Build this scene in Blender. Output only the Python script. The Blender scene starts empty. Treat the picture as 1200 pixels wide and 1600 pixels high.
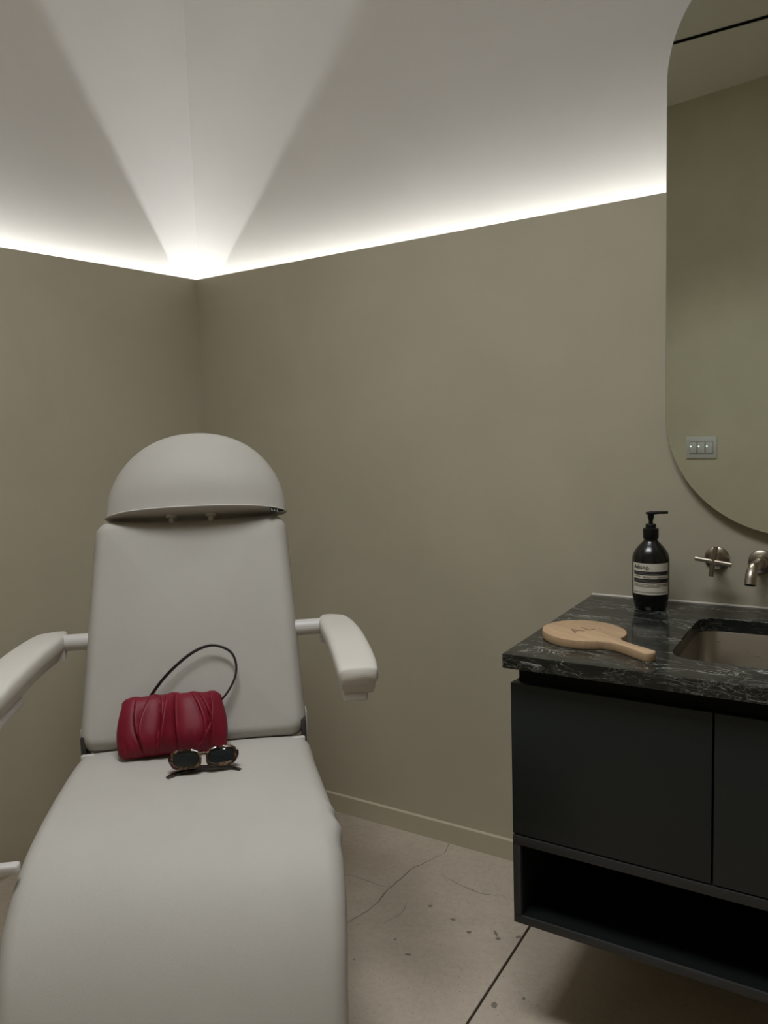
import bpy, bmesh, math, random
from mathutils import Vector, Matrix
random.seed(7)
S = bpy.context.scene
COL = S.collection
R = math.radians
PI = math.pi

# ------------------------------------------------------------------ camera
def cam_axes(yaw, pitch, roll):
    f = Vector((-math.sin(yaw) * math.cos(pitch), math.cos(yaw) * math.cos(pitch), math.sin(pitch)))
    r = Vector((math.cos(yaw), math.sin(yaw), 0))
    u = r.cross(f)
    r2 = math.cos(roll) * r + math.sin(roll) * u
    u2 = -math.sin(roll) * r + math.cos(roll) * u
    return r2, u2, f
EYE = Vector((0, 0, 1.28))
cr, cu, cf = cam_axes(R(31.75), R(-5.68), R(-1.835))
cd = bpy.data.cameras.new('camera')
cd.sensor_fit = 'VERTICAL'
cd.sensor_height = 36.0
cd.lens = 1193.0 / 1600.0 * 36.0
cd.clip_start = 0.02
cam = bpy.data.objects.new('camera', cd)
COL.objects.link(cam)
M = Matrix.Identity(4)
for i in range(3):
    M[i][0], M[i][1], M[i][2], M[i][3] = cr[i], cu[i], -cf[i], EYE[i]
cam.matrix_world = M
S.camera = cam

# ------------------------------------------------------------------ world and exposure
w = bpy.data.worlds.new('world')
S.world = w
w.use_nodes = True
w.node_tree.nodes['Background'].inputs[0].default_value = (0.02, 0.02, 0.02, 1)
w.node_tree.nodes['Background'].inputs[1].default_value = 0.0
S.view_settings.view_transform = 'Standard'
S.view_settings.look = 'None'
S.view_settings.gamma = 1.0
S.view_settings.exposure = 0.0
S.view_settings.use_curve_mapping = False
S.cycles.max_bounces = 12
S.cycles.diffuse_bounces = 7
S.cycles.glossy_bounces = 6
S.cycles.sample_clamp_indirect = 6.0
S.cycles.caustics_reflective = False
LED_RIGHT, LED_LEFT, FILL = 134.0, 114.0, 16.2       # emission of the two cove strips and watts of the added ceiling fill

# ------------------------------------------------------------------ materials
def mat(name, col, rough=0.5, metal=0.0, spec=0.5):
    m = bpy.data.materials.new(name)
    m.use_nodes = True
    b = m.node_tree.nodes['Principled BSDF']
    b.inputs['Base Color'].default_value = (*col, 1)
    b.inputs['Roughness'].default_value = rough
    b.inputs['Metallic'].default_value = metal
    b.inputs['Specular IOR Level'].default_value = spec
    return m
class NT:
    def __init__(s, m):
        s.t = m.node_tree; s.b = s.t.nodes['Principled BSDF']
    def n(s, typ, **kw):
        o = s.t.nodes.new(typ)
        for k, v in kw.items():
            if k.startswith('i_'):
                o.inputs[k[2:].replace('_', ' ')].default_value = v
            else:
                setattr(o, k, v)
        return o
    def l(s, a, b): s.t.links.new(a, b)
    def coord(s, scale=(1, 1, 1), rot=(0, 0, 0), gen='Object'):
        c = s.n('ShaderNodeTexCoord'); mp = s.n('ShaderNodeMapping')
        mp.inputs['Scale'].default_value = scale; mp.inputs['Rotation'].default_value = rot
        s.l(c.outputs[gen], mp.inputs[0]); return mp.outputs[0]
    def noise(s, vec, scale, detail=4, rough=0.55, dist=0.0):
        k = s.n('ShaderNodeTexNoise'); k.inputs['Scale'].default_value = scale
        k.inputs['Detail'].default_value = detail; k.inputs['Roughness'].default_value = rough
        k.inputs['Distortion'].default_value = dist
        s.l(vec, k.inputs['Vector']); return k.outputs['Fac']
    def ramp(s, fac, stops):
        k = s.n('ShaderNodeValToRGB'); e = k.color_ramp.elements
        while len(e) < len(stops): e.new(0.5)
        for q, (p, c) in zip(e, stops):
            q.position = p; q.color = (*c, 1) if len(c) == 3 else c
        s.l(fac, k.inputs[0]); return k.outputs[0]
    def mix(s, fac, a, b, mode='MIX'):
        k = s.n('ShaderNodeMix'); k.data_type = 'RGBA'; k.blend_type = mode
        for sock, v in ((k.inputs[0], fac), (k.inputs[6], a), (k.inputs[7], b)):
            if hasattr(v, 'is_output'): s.l(v, sock)
            else: sock.default_value = v if not isinstance(v, tuple) else (*v, 1)
        return k.outputs[2]
    def bump(s, h, strength, dist):
        k = s.n('ShaderNodeBump'); k.inputs['Strength'].default_value = strength
        k.inputs['Distance'].default_value = dist
        s.l(h, k.inputs['Height']); s.l(k.outputs[0], s.b.inputs['Normal'])
    def base(s, o): s.l(o, s.b.inputs['Base Color'])

def plaster(name, col, var=0.06):
    m = mat(name, col, 0.75, 0, 0.25); t = NT(m); v = t.coord()
    a = tuple(c * (1 - var) for c in col); b = tuple(min(1, c * (1 + var)) for c in col)
    n1 = t.noise(v, 2.2, 5, 0.6, 0.4)
    t.base(t.ramp(n1, [(0.3, a), (0.7, b)]))
    t.bump(t.noise(v, 160, 3), 0.08, 0.002)
    return m
M_WALL = plaster('taupe_plaster', (0.485, 0.443, 0.335))
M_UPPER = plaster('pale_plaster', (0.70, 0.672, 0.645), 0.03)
M_CEIL = plaster('ceiling_paint', (0.74, 0.715, 0.67), 0.02)
M_BASE = plaster('baseboard_paint', (0.52, 0.467, 0.35), 0.02)

def concrete():
    m = mat('polished_concrete', (0.32, 0.28, 0.235), 0.5, 0, 0.35); t = NT(m); v = t.coord()
    big = t.noise(v, 2.6, 6, 0.6, 0.6)
    c1 = t.ramp(big, [(0.32, (0.385, 0.315, 0.245)), (0.55, (0.50, 0.415, 0.33)), (0.70, (0.565, 0.475, 0.39))])
    fine = t.noise(v, 60, 6, 0.7)
    c2 = t.mix(0.35, c1, t.ramp(fine, [(0.3, (0.34, 0.30, 0.24)), (0.7, (0.56, 0.505, 0.43))]), 'MIX')
    speck = t.noise(v, 210, 2, 0.5)
    sp = t.ramp(speck, [(0.0, (0.25, 0.25, 0.25)), (0.29, (0.3, 0.3, 0.3)), (0.33, (1, 1, 1))])
    t.base(t.mix(0.8, c2, sp, 'MULTIPLY'))
    t.bump(fine, 0.05, 0.002)
    return m
M_FLOOR = concrete()
M_JOINT = mat('dark_joint_filler', (0.035, 0.03, 0.025), 0.9)
M_CRACK = mat('crack_dirt', (0.16, 0.135, 0.11), 0.9, 0, 0.1)
M_SPOT = mat('floor_stain', (0.22, 0.185, 0.15), 0.7, 0, 0.2)

def vinyl(name='off_white_vinyl', k=1.0):
    m = mat(name, (0.445, 0.428, 0.380), 0.52, 0, 0.22); t = NT(m); v = t.coord()
    n1 = t.noise(v, 5, 3)
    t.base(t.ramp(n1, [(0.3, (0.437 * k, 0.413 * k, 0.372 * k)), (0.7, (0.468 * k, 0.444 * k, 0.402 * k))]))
    vo = t.n('ShaderNodeTexVoronoi'); vo.inputs['Scale'].default_value = 420
    t.l(v, vo.inputs['Vector'])
    t.bump(vo.outputs['Distance'], 0.10, 0.0012)
    return m
M_VINYL = vinyl()
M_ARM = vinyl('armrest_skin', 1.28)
M_PLASTIC = mat('white_plastic', (0.56, 0.535, 0.505), 0.4, 0, 0.4)
M_SEAM = mat('vinyl_piping', (0.50, 0.475, 0.43), 0.5)
M_DARKMETAL = mat('dark_grey_metal', (0.055, 0.05, 0.05), 0.45, 0.4)
M_BLACK = mat('black_fabric', (0.008, 0.008, 0.008), 0.7)
M_TAGPRINT = mat('tag_print', (0.5, 0.5, 0.48), 0.7)

def leather():
    m = mat('burgundy_leather', (0.16, 0.006, 0.018), 0.5, 0, 0.28); t = NT(m); v = t.coord()
    t.base(t.ramp(t.noise(v, 30, 3), [(0.3, (0.150, 0.0055, 0.016)), (0.7, (0.195, 0.0075, 0.022))]))
    vo = t.n('ShaderNodeTexVoronoi'); vo.inputs['Scale'].default_value = 900
    t.l(v, vo.inputs['Vector']); t.bump(vo.outputs['Distance'], 0.08, 0.0006)
    return m
M_LEATHER = leather()
M_STRAP = mat('dark_burgundy_strap', (0.020, 0.004, 0.007), 0.4)
M_GOLDHW = mat('dark_hardware', (0.05, 0.04, 0.035), 0.3, 0.9)

def tortoise():
    m = mat('tortoiseshell', (0.06, 0.03, 0.015), 0.12, 0, 0.6); t = NT(m); v = t.coord()
    t.base(t.ramp(t.noise(v, 95, 3, 0.6, 0.8), [(0.40, (0.016, 0.008, 0.006)), (0.52, (0.045, 0.020, 0.011)), (0.66, (0.20, 0.125, 0.06))]))
    return m
M_TORT = tortoise()
M_TEMPLE = mat('dark_tortoiseshell', (0.016, 0.006, 0.006), 0.15, 0, 0.6)
M_LENS = mat('smoked_lens', (0.010, 0.013, 0.014), 0.03, 0, 0.6)

def marble():
    m = mat('dark_green_marble', (0.012, 0.013, 0.012), 0.13, 0, 0.5); t = NT(m)
    v = t.coord((1, 2.2, 2.2), (0, 0, R(-6)))
    def veins(scale, width, dist, det=6):
        n = t.noise(v, scale, det, 0.62, dist)
        k = t.n('ShaderNodeMath', operation='SUBTRACT'); t.l(n, k.inputs[0]); k.inputs[1].default_value = 0.5
        a = t.n('ShaderNodeMath', operation='ABSOLUTE'); t.l(k.outputs[0], a.inputs[0])
        return t.ramp(a.outputs[0], [(0.0, (1, 1, 1)), (width * 0.4, (0.35, 0.35, 0.35)), (width, (0, 0, 0))])
    base = t.ramp(t.noise(v, 7, 6, 0.65, 0.5), [(0.3, (0.006, 0.007, 0.006)), (0.7, (0.026, 0.028, 0.025))])
    mask = t.ramp(t.noise(v, 6, 3, 0.5), [(0.42, (0, 0, 0)), (0.62, (1, 1, 1))])
    v1 = t.mix(1.0, veins(6, 0.009, 1.6), mask, 'MULTIPLY')
    mask2 = t.ramp(t.noise(t.coord((1.3, 1.9, 2.5)), 11, 3, 0.5), [(0.46, (0, 0, 0)), (0.62, (1, 1, 1))])
    v2 = t.mix(1.0, veins(19, 0.020, 2.2, 5), mask2, 'MULTIPLY')
    c = t.mix(v2, base, (0.16, 0.17, 0.15))
    c = t.mix(v1, c, (0.46, 0.47, 0.43))
    vs_ = t.coord((4.5, 15, 15), (0, 0, R(4)))
    n3 = t.noise(vs_, 2.4, 3, 0.5, 1.2)
    k3 = t.n('ShaderNodeMath', operation='SUBTRACT'); t.l(n3, k3.inputs[0]); k3.inputs[1].default_value = 0.5
    a3 = t.n('ShaderNodeMath', operation='ABSOLUTE'); t.l(k3.outputs[0], a3.inputs[0])
    r3 = t.ramp(a3.outputs[0], [(0.0, (1, 1, 1)), (0.006, (0.5, 0.5, 0.5)), (0.013, (0, 0, 0))])
    m3 = t.ramp(t.noise(t.coord((2, 5, 5)), 5, 3, 0.6), [(0.50, (0, 0, 0)), (0.60, (1, 1, 1))])
    t.base(t.mix(t.mix(1.0, r3, m3, 'MULTIPLY'), c, (0.42, 0.43, 0.39)))
    return m
M_MARBLE = marble()
M_CABINET = mat('dark_green_lacquer', (0.0150, 0.0195, 0.0180), 0.42, 0, 0.35)
M_FRAME = mat('charcoal_lacquer', (0.030, 0.030, 0.030), 0.45, 0, 0.4)
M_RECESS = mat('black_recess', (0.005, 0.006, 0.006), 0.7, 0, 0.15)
M_SILICONE = mat('pale_silicone', (0.50, 0.46, 0.39), 0.5)

def brushed(name, col, rough, scale):
    m = mat(name, col, rough, 1.0); t = NT(m); v = t.coord(scale)
    n = t.noise(v, 40, 4, 0.6)
    t.l(t.ramp(n, [(0.3, (rough - 0.03,) * 3), (0.7, (rough + 0.03,) * 3)]), t.b.inputs['Roughness'])
    return m
M_STEEL = brushed('brushed_steel', (0.42, 0.385, 0.34), 0.30, (0.6, 0.6, 9))
M_NICKEL = mat('brushed_nickel', (0.40, 0.35, 0.285), 0.34, 1.0)
M_DARKHOLE = mat('aerator_dark', (0.012, 0.011, 0.01), 0.6)
M_MIRROR = mat('mirror_silver', (0.76, 0.80, 0.725), 0.015, 1.0)
M_MIRROREDGE = mat('mirror_glass_edge', (0.42, 0.43, 0.37), 0.25, 0.3)
M_BACKER = mat('mirror_backer', (0.05, 0.05, 0.045), 0.7)
M_BOTTLE = mat('dark_amber_bottle', (0.006, 0.006, 0.006), 0.22, 0, 0.5)
M_PUMP = mat('black_pump_plastic', (0.006, 0.006, 0.006), 0.4, 0, 0.3)
M_LABEL = mat('cream_label', (0.66, 0.625, 0.53), 0.6)
M_INK = mat('black_ink', (0.012, 0.012, 0.012), 0.7)
M_GREYINK = mat('grey_ink', (0.17, 0.155, 0.13), 0.7)
M_SWITCH = mat('white_switch_plastic', (0.50, 0.495, 0.485), 0.4)
M_SLOT = mat('black_slot', (0.003, 0.003, 0.003), 0.9, 0, 0.0)
M_ETCH = mat('burnt_lettering', (0.20, 0.115, 0.065), 0.7)
M_LEDBODY = mat('led_housing', (0.6, 0.6, 0.6), 0.6)

def wood():
    m = mat('beech_wood', (0.52, 0.34, 0.21), 0.5, 0, 0.3); t = NT(m)
    v = t.coord((3, 40, 8))
    g = t.noise(v, 3.0, 5, 0.6, 0.5)
    t.base(t.ramp(g, [(0.25, (0.385, 0.25, 0.145)), (0.55, (0.475, 0.325, 0.195)), (0.8, (0.53, 0.37, 0.23))]))
    t.bump(g, 0.05, 0.001)
    return m
M_WOOD = wood()
def emit(name, col, strength):
    m = mat(name, (0, 0, 0)); b = m.node_tree.nodes['Principled BSDF']
    b.inputs['Emission Color'].default_value = (*col, 1); b.inputs['Emission Strength'].default_value = strength
    return m
M_LED_R = emit('led_right', (0.94, 0.98, 1.0), LED_RIGHT)
M_LED_L = emit('led_left', (0.94, 0.975, 0.985), LED_LEFT)
M_FILL = emit('fill_panel_glow', (0.945, 0.975, 1.0), 3.0)
M_DOT = emit('indicator_led', (0.75, 1.0, 0.85), 2.2)

# ------------------------------------------------------------------ builders
def link(name, me, m=None, parent=None, smooth=False, mats=None):
    o = bpy.data.objects.new(name, me)
    COL.objects.link(o)
    if mats:
        for k in mats: me.materials.append(k)
    elif m: me.materials.append(m)
    if smooth:
        for p in me.polygons: p.use_smooth = True
    if parent: o.parent = parent
    return o
def from_bm(name, bm, m, parent=None, smooth=False, sharp=None):
    me = bpy.data.meshes.new(name)
    bmesh.ops.recalc_face_normals(bm, faces=bm.faces)
    bm.to_mesh(me); bm.free()
    o = link(name, me, m, parent, smooth)
    if sharp is not None:
        me.set_sharp_from_angle(angle=R(sharp))
    return o
def mesh(name, vs, fs, m, parent=None, smooth=False, sharp=None, fixn=True):
    bm = bmesh.new()
    vv = [bm.verts.new(v) for v in vs]
    for f in fs:
        try: bm.faces.new([vv[i] for i in f])
        except ValueError: pass
    if not fixn:
        me = bpy.data.meshes.new(name); bm.to_mesh(me); bm.free()
        return link(name, me, m, parent, smooth)
    return from_bm(name, bm, m, parent, smooth, sharp)
def box(name, lo, hi, m, parent=None, bevel=0.0, seg=2):
    bm = bmesh.new()
    bmesh.ops.create_cube(bm, size=1)
    for v in bm.verts:
        v.co = Vector(((lo[i] + hi[i]) / 2 + v.co[i] * (hi[i] - lo[i])) for i in range(3))
    if bevel:
        bmesh.ops.bevel(bm, geom=list(bm.edges), offset=bevel, segments=seg, profile=0.5, affect='EDGES', clamp_overlap=True)
    return from_bm(name, bm, m, parent, bool(bevel), 40 if bevel else None)
def lofts(rings, closed=True, cap=True):
    n = len(rings[0]); vs = [p for r in rings for p in r]; fs = []
    for i in range(len(rings) - 1):
        for j in range(n if closed else n - 1):
            a, b = i * n + j, i * n + (j + 1) % n
            fs.append((a, b, b + n, a + n))
    if cap:
        fs.append(tuple(range(n))); fs.append(tuple(range((len(rings) - 1) * n, len(rings) * n)))
    return vs, fs
def loft(name, rings, m, parent=None, smooth=True, sharp=45, closed=True, cap=True):
    vs, fs = lofts(rings, closed, cap)
    return mesh(name, vs, fs, m, parent, smooth, sharp)
def catmull(pts, per=8):
    pts = [Vector(p) for p in pts]; out = []
    q = [2 * pts[0] - pts[1]] + pts + [2 * pts[-1] - pts[-2]]
    for i in range(1, len(q) - 2):
        p0, p1, p2, p3 = q[i - 1:i + 3]
        for k in range(per):
            t = k / per
            out.append(0.5 * ((2 * p1) + (p2 - p0) * t + (2 * p0 - 5 * p1 + 4 * p2 - p3) * t * t + (3 * p1 - p0 - 3 * p2 + p3) * t ** 3))
    out.append(pts[-1]); return out
def tube(name, pts, r, m, parent=None, n=16, flat=None, up=Vector((0, 0, 1)), cap=True):
    """round tube, or a flat band when flat=(half width along side, half thickness)."""
    pts = [Vector(p) for p in pts]; rings = []; side = None
    for i, p in enumerate(pts):
        t = (pts[min(i + 1, len(pts) - 1)] - pts[max(i - 1, 0)]).normalized()
        if side is None:
            u0 = up if abs(t.dot(up)) < 0.95 else Vector((1, 0, 0))
            side = (u0 - t * u0.dot(t)).normalized()
        else:
            side = (side - t * side.dot(t)).normalized()
        o = t.cross(side)
        rr = r[i] if isinstance(r, (list, tuple)) else r
        if flat:
            a, b = flat
            rings.append([p + side * a * math.copysign(abs(math.cos(2 * PI * k / n)) ** 0.5, math.cos(2 * PI * k / n)) + o * b * math.copysign(abs(math.sin(2 * PI * k / n)) ** 0.5, math.sin(2 * PI * k / n)) for k in range(n)])
        else:
            rings.append([p + side * rr * math.cos(2 * PI * k / n) + o * rr * math.sin(2 * PI * k / n) for k in range(n)])
    return loft(name, rings, m, parent, True, 50, True, cap)
def lathe(name, prof, m, parent=None, n=40, axis='Z', origin=(0, 0, 0), sharp=35):
    rings = []
    for r, z in prof:
        ring = []
        for k in range(n):
            a = 2 * PI * k / n; c, s = r * math.cos(a), r * math.sin(a)
            p = (c, s, z) if axis == 'Z' else (c, -z, s)          # 'Y' points towards -Y
            ring.append(Vector(p) + Vector(origin))
        rings.append(ring)
    return loft(name, rings, m, parent, True, sharp)
def rounded_poly(pts, rad, per=6):
    out = []; n = len(pts)
    for i in range(n):
        p = Vector(pts[i]); a = (Vector(pts[i - 1]) - p); b = (Vector(pts[(i + 1) % n]) - p)
        la, lb = a.length, b.length; a.normalize(); b.normalize()
        r = rad[i] if isinstance(rad, (list, tuple)) else rad
        ang = a.angle(b); d = min(r / math.tan(ang / 2), la * 0.49, lb * 0.49); r = d * math.tan(ang / 2)
        c = p + (a + b).normalized() * (r / math.sin(ang / 2))
        s, e = p + a * d - c, p + b * d - c
        for k in range(per + 1):
            t = k / per; th = s.angle(e)
            q = (s * math.sin((1 - t) * th) + e * math.sin(t * th)) / math.sin(th) if th > 1e-4 else s
            out.append(c + q)
    return out
def densify(pts, step):
    out = []
    for i in range(len(pts)):
        a, b = pts[i], pts[(i + 1) % len(pts)]; k = max(1, int((b - a).length / step))
        out += [a + (b - a) * (j / k) for j in range(k)]
    return out
def empty(name, loc, rotz=0.0):
    o = bpy.data.objects.new(name, None); COL.objects.link(o)
    o.empty_display_size = 0.05
    o.location = loc; o.rotation_euler = (0, 0, rotz); return o
def tag(o, label, cat, group=None):
    o['label'] = label; o['category'] = cat
    if group: o['group'] = group
    return o
def struct(o, label=None):
    o['kind'] = 'structure'
    if label: o['label'] = label
    return o
def text_mesh(s, size, extrude=0.0003):
    c = bpy.data.curves.new('txt', 'FONT'); c.body = s; c.size = size; c.extrude = extrude; c.resolution_u = 3
    o = bpy.data.objects.new('txt', c); COL.objects.link(o)
    dg = bpy.context.evaluated_depsgraph_get()
    me = bpy.data.meshes.new_from_object(o.evaluated_get(dg))
    bpy.data.objects.remove(o); bpy.data.curves.remove(c)
    return me

# ------------------------------------------------------------------ the room
YW = 2.042                              # face of the right wall's lower part
LIP = 1.857                             # height of the ledge the light comes out of
CEIL = 3.05
CX = -2.020                             # inside corner of the two lower walls
LD = Vector((-0.136, -0.991, 0)).normalized()    # along the left wall, away from the corner
LN = Vector((LD.y, -LD.x, 0))                    # out of the room through the left wall
if LN.x > 0: LN = -LN
K = Vector((CX, YW, 0))
XE = 1.55                               # end wall
def opp_y(x): return -0.505 + 0.1907 * (x + 0.427)
def left_at(off, t): return K + LN * off + LD * t
def corner(off):                        # mitre of the two walls moved outwards by off
    yo = YW + off; p = K + LN * off
    t = (yo - p.y) / LD.y
    return p + LD * t
TL = 2.72
LIPW, DEEP, SET = 0.012, 0.095, 0.088
PROFILE = [(0.0, 0.0), (0.0, LIP), (LIPW, LIP), (LIPW, LIP - DEEP), (SET, LIP - DEEP), (SET + 0.06, LIP - DEEP), (SET + 0.06, 0.0)]
def wall_prof(name, prof, m, right):
    rings = []
    for off, z in prof:
        c = corner(off); e = Vector((XE, YW + off, 0)) if right else left_at(off, TL)
        rings.append([Vector((c.x, c.y, z)), Vector((e.x, e.y, z))])
    n = len(prof); vs = [p for r in rings for p in r]; fs = []
    for i in range(n):
        j = (i + 1) % n; fs.append((2 * i, 2 * i + 1, 2 * j + 1, 2 * j))
    fs += [tuple(2 * i for i in range(n)), tuple(2 * i + 1 for i in range(n))]
    return struct(mesh(name, vs, fs, m))
wall_prof('wall_right', PROFILE, M_WALL, True)
wall_prof('wall_left', PROFILE, M_WALL, False)
UP = [(SET, LIP - DEEP), (SET, CEIL), (SET + 0.06, CEIL), (SET + 0.06, LIP - DEEP)]
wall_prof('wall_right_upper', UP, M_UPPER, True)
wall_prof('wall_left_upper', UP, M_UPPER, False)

xl = left_at(0, TL).x - 0.25
vs = [(xl, opp_y(xl), 0), (XE, opp_y(XE), 0), (XE, opp_y(XE), CEIL), (xl, opp_y(xl), CEIL)]
nn = Vector((0.1907, -1, 0)).normalized() * 0.08
vs += [tuple(Vector(v) + nn) for v in vs]
BOXF = [(0, 1, 2, 3), (4, 5, 6, 7), (0, 1, 5, 4), (1, 2, 6, 5), (2, 3, 7, 6), (3, 0, 4, 7)]
struct(mesh('wall_back', vs, BOXF, M_WALL))
struct(box('wall_end', (XE, opp_y(XE) - 0.1, 0), (XE + 0.08, YW + 0.15, CEIL), M_WALL))
struct(box('ceiling', (xl - 0.1, -1.3, CEIL), (XE + 0.1, YW + 0.2, CEIL + 0.08), M_CEIL))

# floor: two concrete slabs either side of a saw-cut joint
JX = -0.690; G = 0.0028
fl = struct(box('floor', (xl - 0.1, -1.3, -0.10), (XE + 0.1, YW + 0.2, -0.012), M_JOINT))
box('floor_slab', (xl - 0.1, -1.3, -0.0125), (JX - G, YW + 0.2, 0.0), M_FLOOR, fl, 0.0012, 1)
box('floor_slab', (JX + G, -1.3, -0.0125), (XE + 0.1, YW + 0.2, 0.0), M_FLOOR, fl, 0.0012, 1)
def ribbon(name, pts, wid, m, parent, z=0.0004):
    pts = catmull([(x, y, z) for x, y in pts], 5); vs = []; fs = []; n = len(pts)
    for i, p in enumerate(pts):
        t = (pts[min(i + 1, n - 1)] - pts[max(i - 1, 0)]).normalized(); s = Vector((-t.y, t.x, 0))
        p = p + s * random.uniform(-0.0018, 0.0018)
        w_ = wid * (0.25 + 0.75 * math.sin(PI * (i + 0.5) / n)) * random.uniform(0.6, 1.2) / 2
        vs += [p - s * w_, p + s * w_]
        if i: fs.append((2 * i - 2, 2 * i - 1, 2 * i + 1, 2 * i))
    return mesh(name, vs, fs, m, parent)
ribbon('crack', [(-1.135, 1.47), (-1.115, 1.558), (-1.092, 1.639), (-1.098, 1.72), (-1.092, 1.806), (-1.088, 1.856), (-1.065, 1.915), (-1.048, 1.965)], 0.0034, M_CRACK, fl)
ribbon('crack', [(-1.043, 1.975), (-1.05, 2.0), (-1.056, 2.030)], 0.0022, M_CRACK, fl)
ribbon('crack', [(-1.30, 1.72), (-1.22, 1.74), (-1.13, 1.735), (-1.09, 1.75)], 0.0016, M_CRACK, fl)
ribbon('crack', [(-1.00, 1.87), (-0.93, 1.85), (-0.86, 1.84), (-0.80, 1.86)], 0.0018, M_CRACK, fl)
ribbon('crack', [(-1.03, 1.60), (-1.01, 1.66), (-1.02, 1.70)], 0.0014, M_CRACK, fl)
for (x, y, a, b, th) in [(-0.956, 1.721, .007, .0045, .6), (-0.912, 1.521, .009, .0042, .5), (-0.876, 1.698, .008, .005, .2), (-0.817, 1.671, .007, .006, 0), (-0.755, 1.700, .012, .004, 2.3), (-0.742, 1.684, .007, .006, 0), (-0.97, 1.555, .0045, .003, .7), (-0.70, 1.715, .008, .005, 1), (-0.66, 1.47, .007, .009, .3), (-0.61, 1.52, .004, .005, .3), (-1.02, 1.44, .003, .002, 0)]:
    n = 12; vs = []
    for k in range(n):
        t = 2 * PI * k / n; q = random.uniform(0.8, 1.15)
        X_, Y_ = a * q * math.cos(t), b * q * math.sin(t)
        vs.append((x + X_ * math.cos(th) - Y_ * math.sin(th), y + X_ * math.sin(th) + Y_ * math.cos(th), 0.0005))
    mesh('stain', vs, [tuple(range(n))], M_SPOT, fl)

# baseboards
BH, BT = 0.064, 0.009
def baseboard(name, right):
    pr = [(0.0, 0.0), (-BT, 0.0), (-BT, BH - 0.003), (-BT + 0.003, BH), (0.0, BH)]
    return wall_prof(name, pr, M_BASE, right)
baseboard('baseboard_right', True)

# LED strips lying in the coves
def led(name, right, lateral, depth, m, label):
    off = LIPW + lateral; hw = 0.004
    c0, c1 = corner(off - hw), corner(off + hw)
    if right: e0, e1 = Vector((XE - 0.02, YW + off - hw, 0)), Vector((XE - 0.02, YW + off + hw, 0))
    else: e0, e1 = left_at(off - hw, TL - 0.1), left_at(off + hw, TL - 0.1)
    z = LIP - depth; N = 24; dz = Vector((0, 0, z))
    g = 0.012
    d0 = (e0 - c0).normalized() * g
    rings = [[c0 + d0 + (e0 - c0 - d0) * (k / N) + dz, c1 + d0 + (e1 - c1 - d0) * (k / N) + dz] for k in range(N + 1)]
    vs, fs = lofts(rings, False, False)
    root = empty(name, (0, 0, 0)); tag(root, label, 'light strip')
    mesh('diffuser', vs, fs, m, root)
    zb = Vector((0, 0, LIP - DEEP)); zt = Vector((0, 0, z - 0.0006))
    vs = [c0 + zb, c1 + zb, e1 + zb, e0 + zb, c0 + zt, c1 + zt, e1 + zt, e0 + zt]
    mesh('housing', vs, [(0, 1, 2, 3), (4, 5, 6, 7), (0, 1, 5, 4), (1, 2, 6, 5), (2, 3, 7, 6), (3, 0, 4, 7)], M_LEDBODY, root)
led('led_strip', True, 0.046, 0.078, M_LED_R, 'white light strip glowing behind the ledge of the vanity wall')
led('led_strip', False, 0.048, 0.054, M_LED_L, 'white light strip glowing behind the ledge of the left wall')

# added fill panel in the ceiling, out of view, brightens chair and lower walls
cl_ = empty('added_fill_panel', (-0.72, 0.80, CEIL), 0.0); tag(cl_, 'added white fill panel, unseen, in the ceiling above the treatment chair', 'fill light')
PW, PD = 0.60, 0.25
for lo, hi in (((-PW, -PD, -0.012), (PW, -PD + 0.015, 0)), ((-PW, PD - 0.015, -0.012), (PW, PD, 0)), ((-PW, -PD + 0.0155, -0.012), (-PW + 0.015, PD - 0.0155, 0)), ((PW - 0.015, -PD + 0.0155, -0.012), (PW, PD - 0.0155, 0))):
    box('fill_panel_frame', lo, hi, M_SWITCH, cl_, 0.002)
box('diffuser', (-PW + 0.0155, -PD + 0.0155, -0.006), (PW - 0.0155, PD - 0.0155, -0.001), M_FILL, cl_)
ld = bpy.data.lights.new('fill_light', 'AREA'); ld.shape = 'RECTANGLE'; ld.size = 2 * PW - 0.04; ld.size_y = 2 * PD - 0.04; ld.energy = FILL; ld.color = (0.945, 0.975, 1.0); ld.spread = R(112)
lo_ = bpy.data.objects.new('fill_light', ld); COL.objects.link(lo_); lo_.parent = cl_; lo_.location = (0, 0, -0.014)
# black air slot in the ceiling and the switch plate, both seen in the mirror
sl = empty('air_slot', (0, 0.126, CEIL)); tag(sl, 'long black linear air slot in the ceiling, reflected in the wall mirror', 'air vent')
box('slot_opening', (-1.7, -0.014, -0.002), (1.2, 0.014, 0.0), M_SLOT, sl)
def refl_on_back(mx, mz, dx, dz):
    # ray leaving the mirror at (mx, 2.012, mz) per unit of -y
    t = 0.0
    for _ in range(60):
        x = mx + dx * t; t = 2.012 - opp_y(x)
    return Vector((mx + dx * t, 2.012 - t, mz + dz * t))
pa = refl_on_back(-0.358, 1.253, -0.178, -0.013); pb = refl_on_back(-0.288, 1.200, -0.143, -0.040)
pc = (pa + pb) / 2; sw_w = Vector((pb.x - pa.x, pb.y - pa.y, 0)).length; sw_h = abs(pa.z - pb.z)
sw = empty('light_switch', pc, math.atan(0.1907)); tag(sw, 'white three-gang switch plate reflected low in the wall mirror', 'light switch')
box('wall_plate', (-sw_w / 2, 0.0, -sw_h / 2), (sw_w / 2, 0.007, sw_h / 2), M_SWITCH, sw, 0.003)
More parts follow.
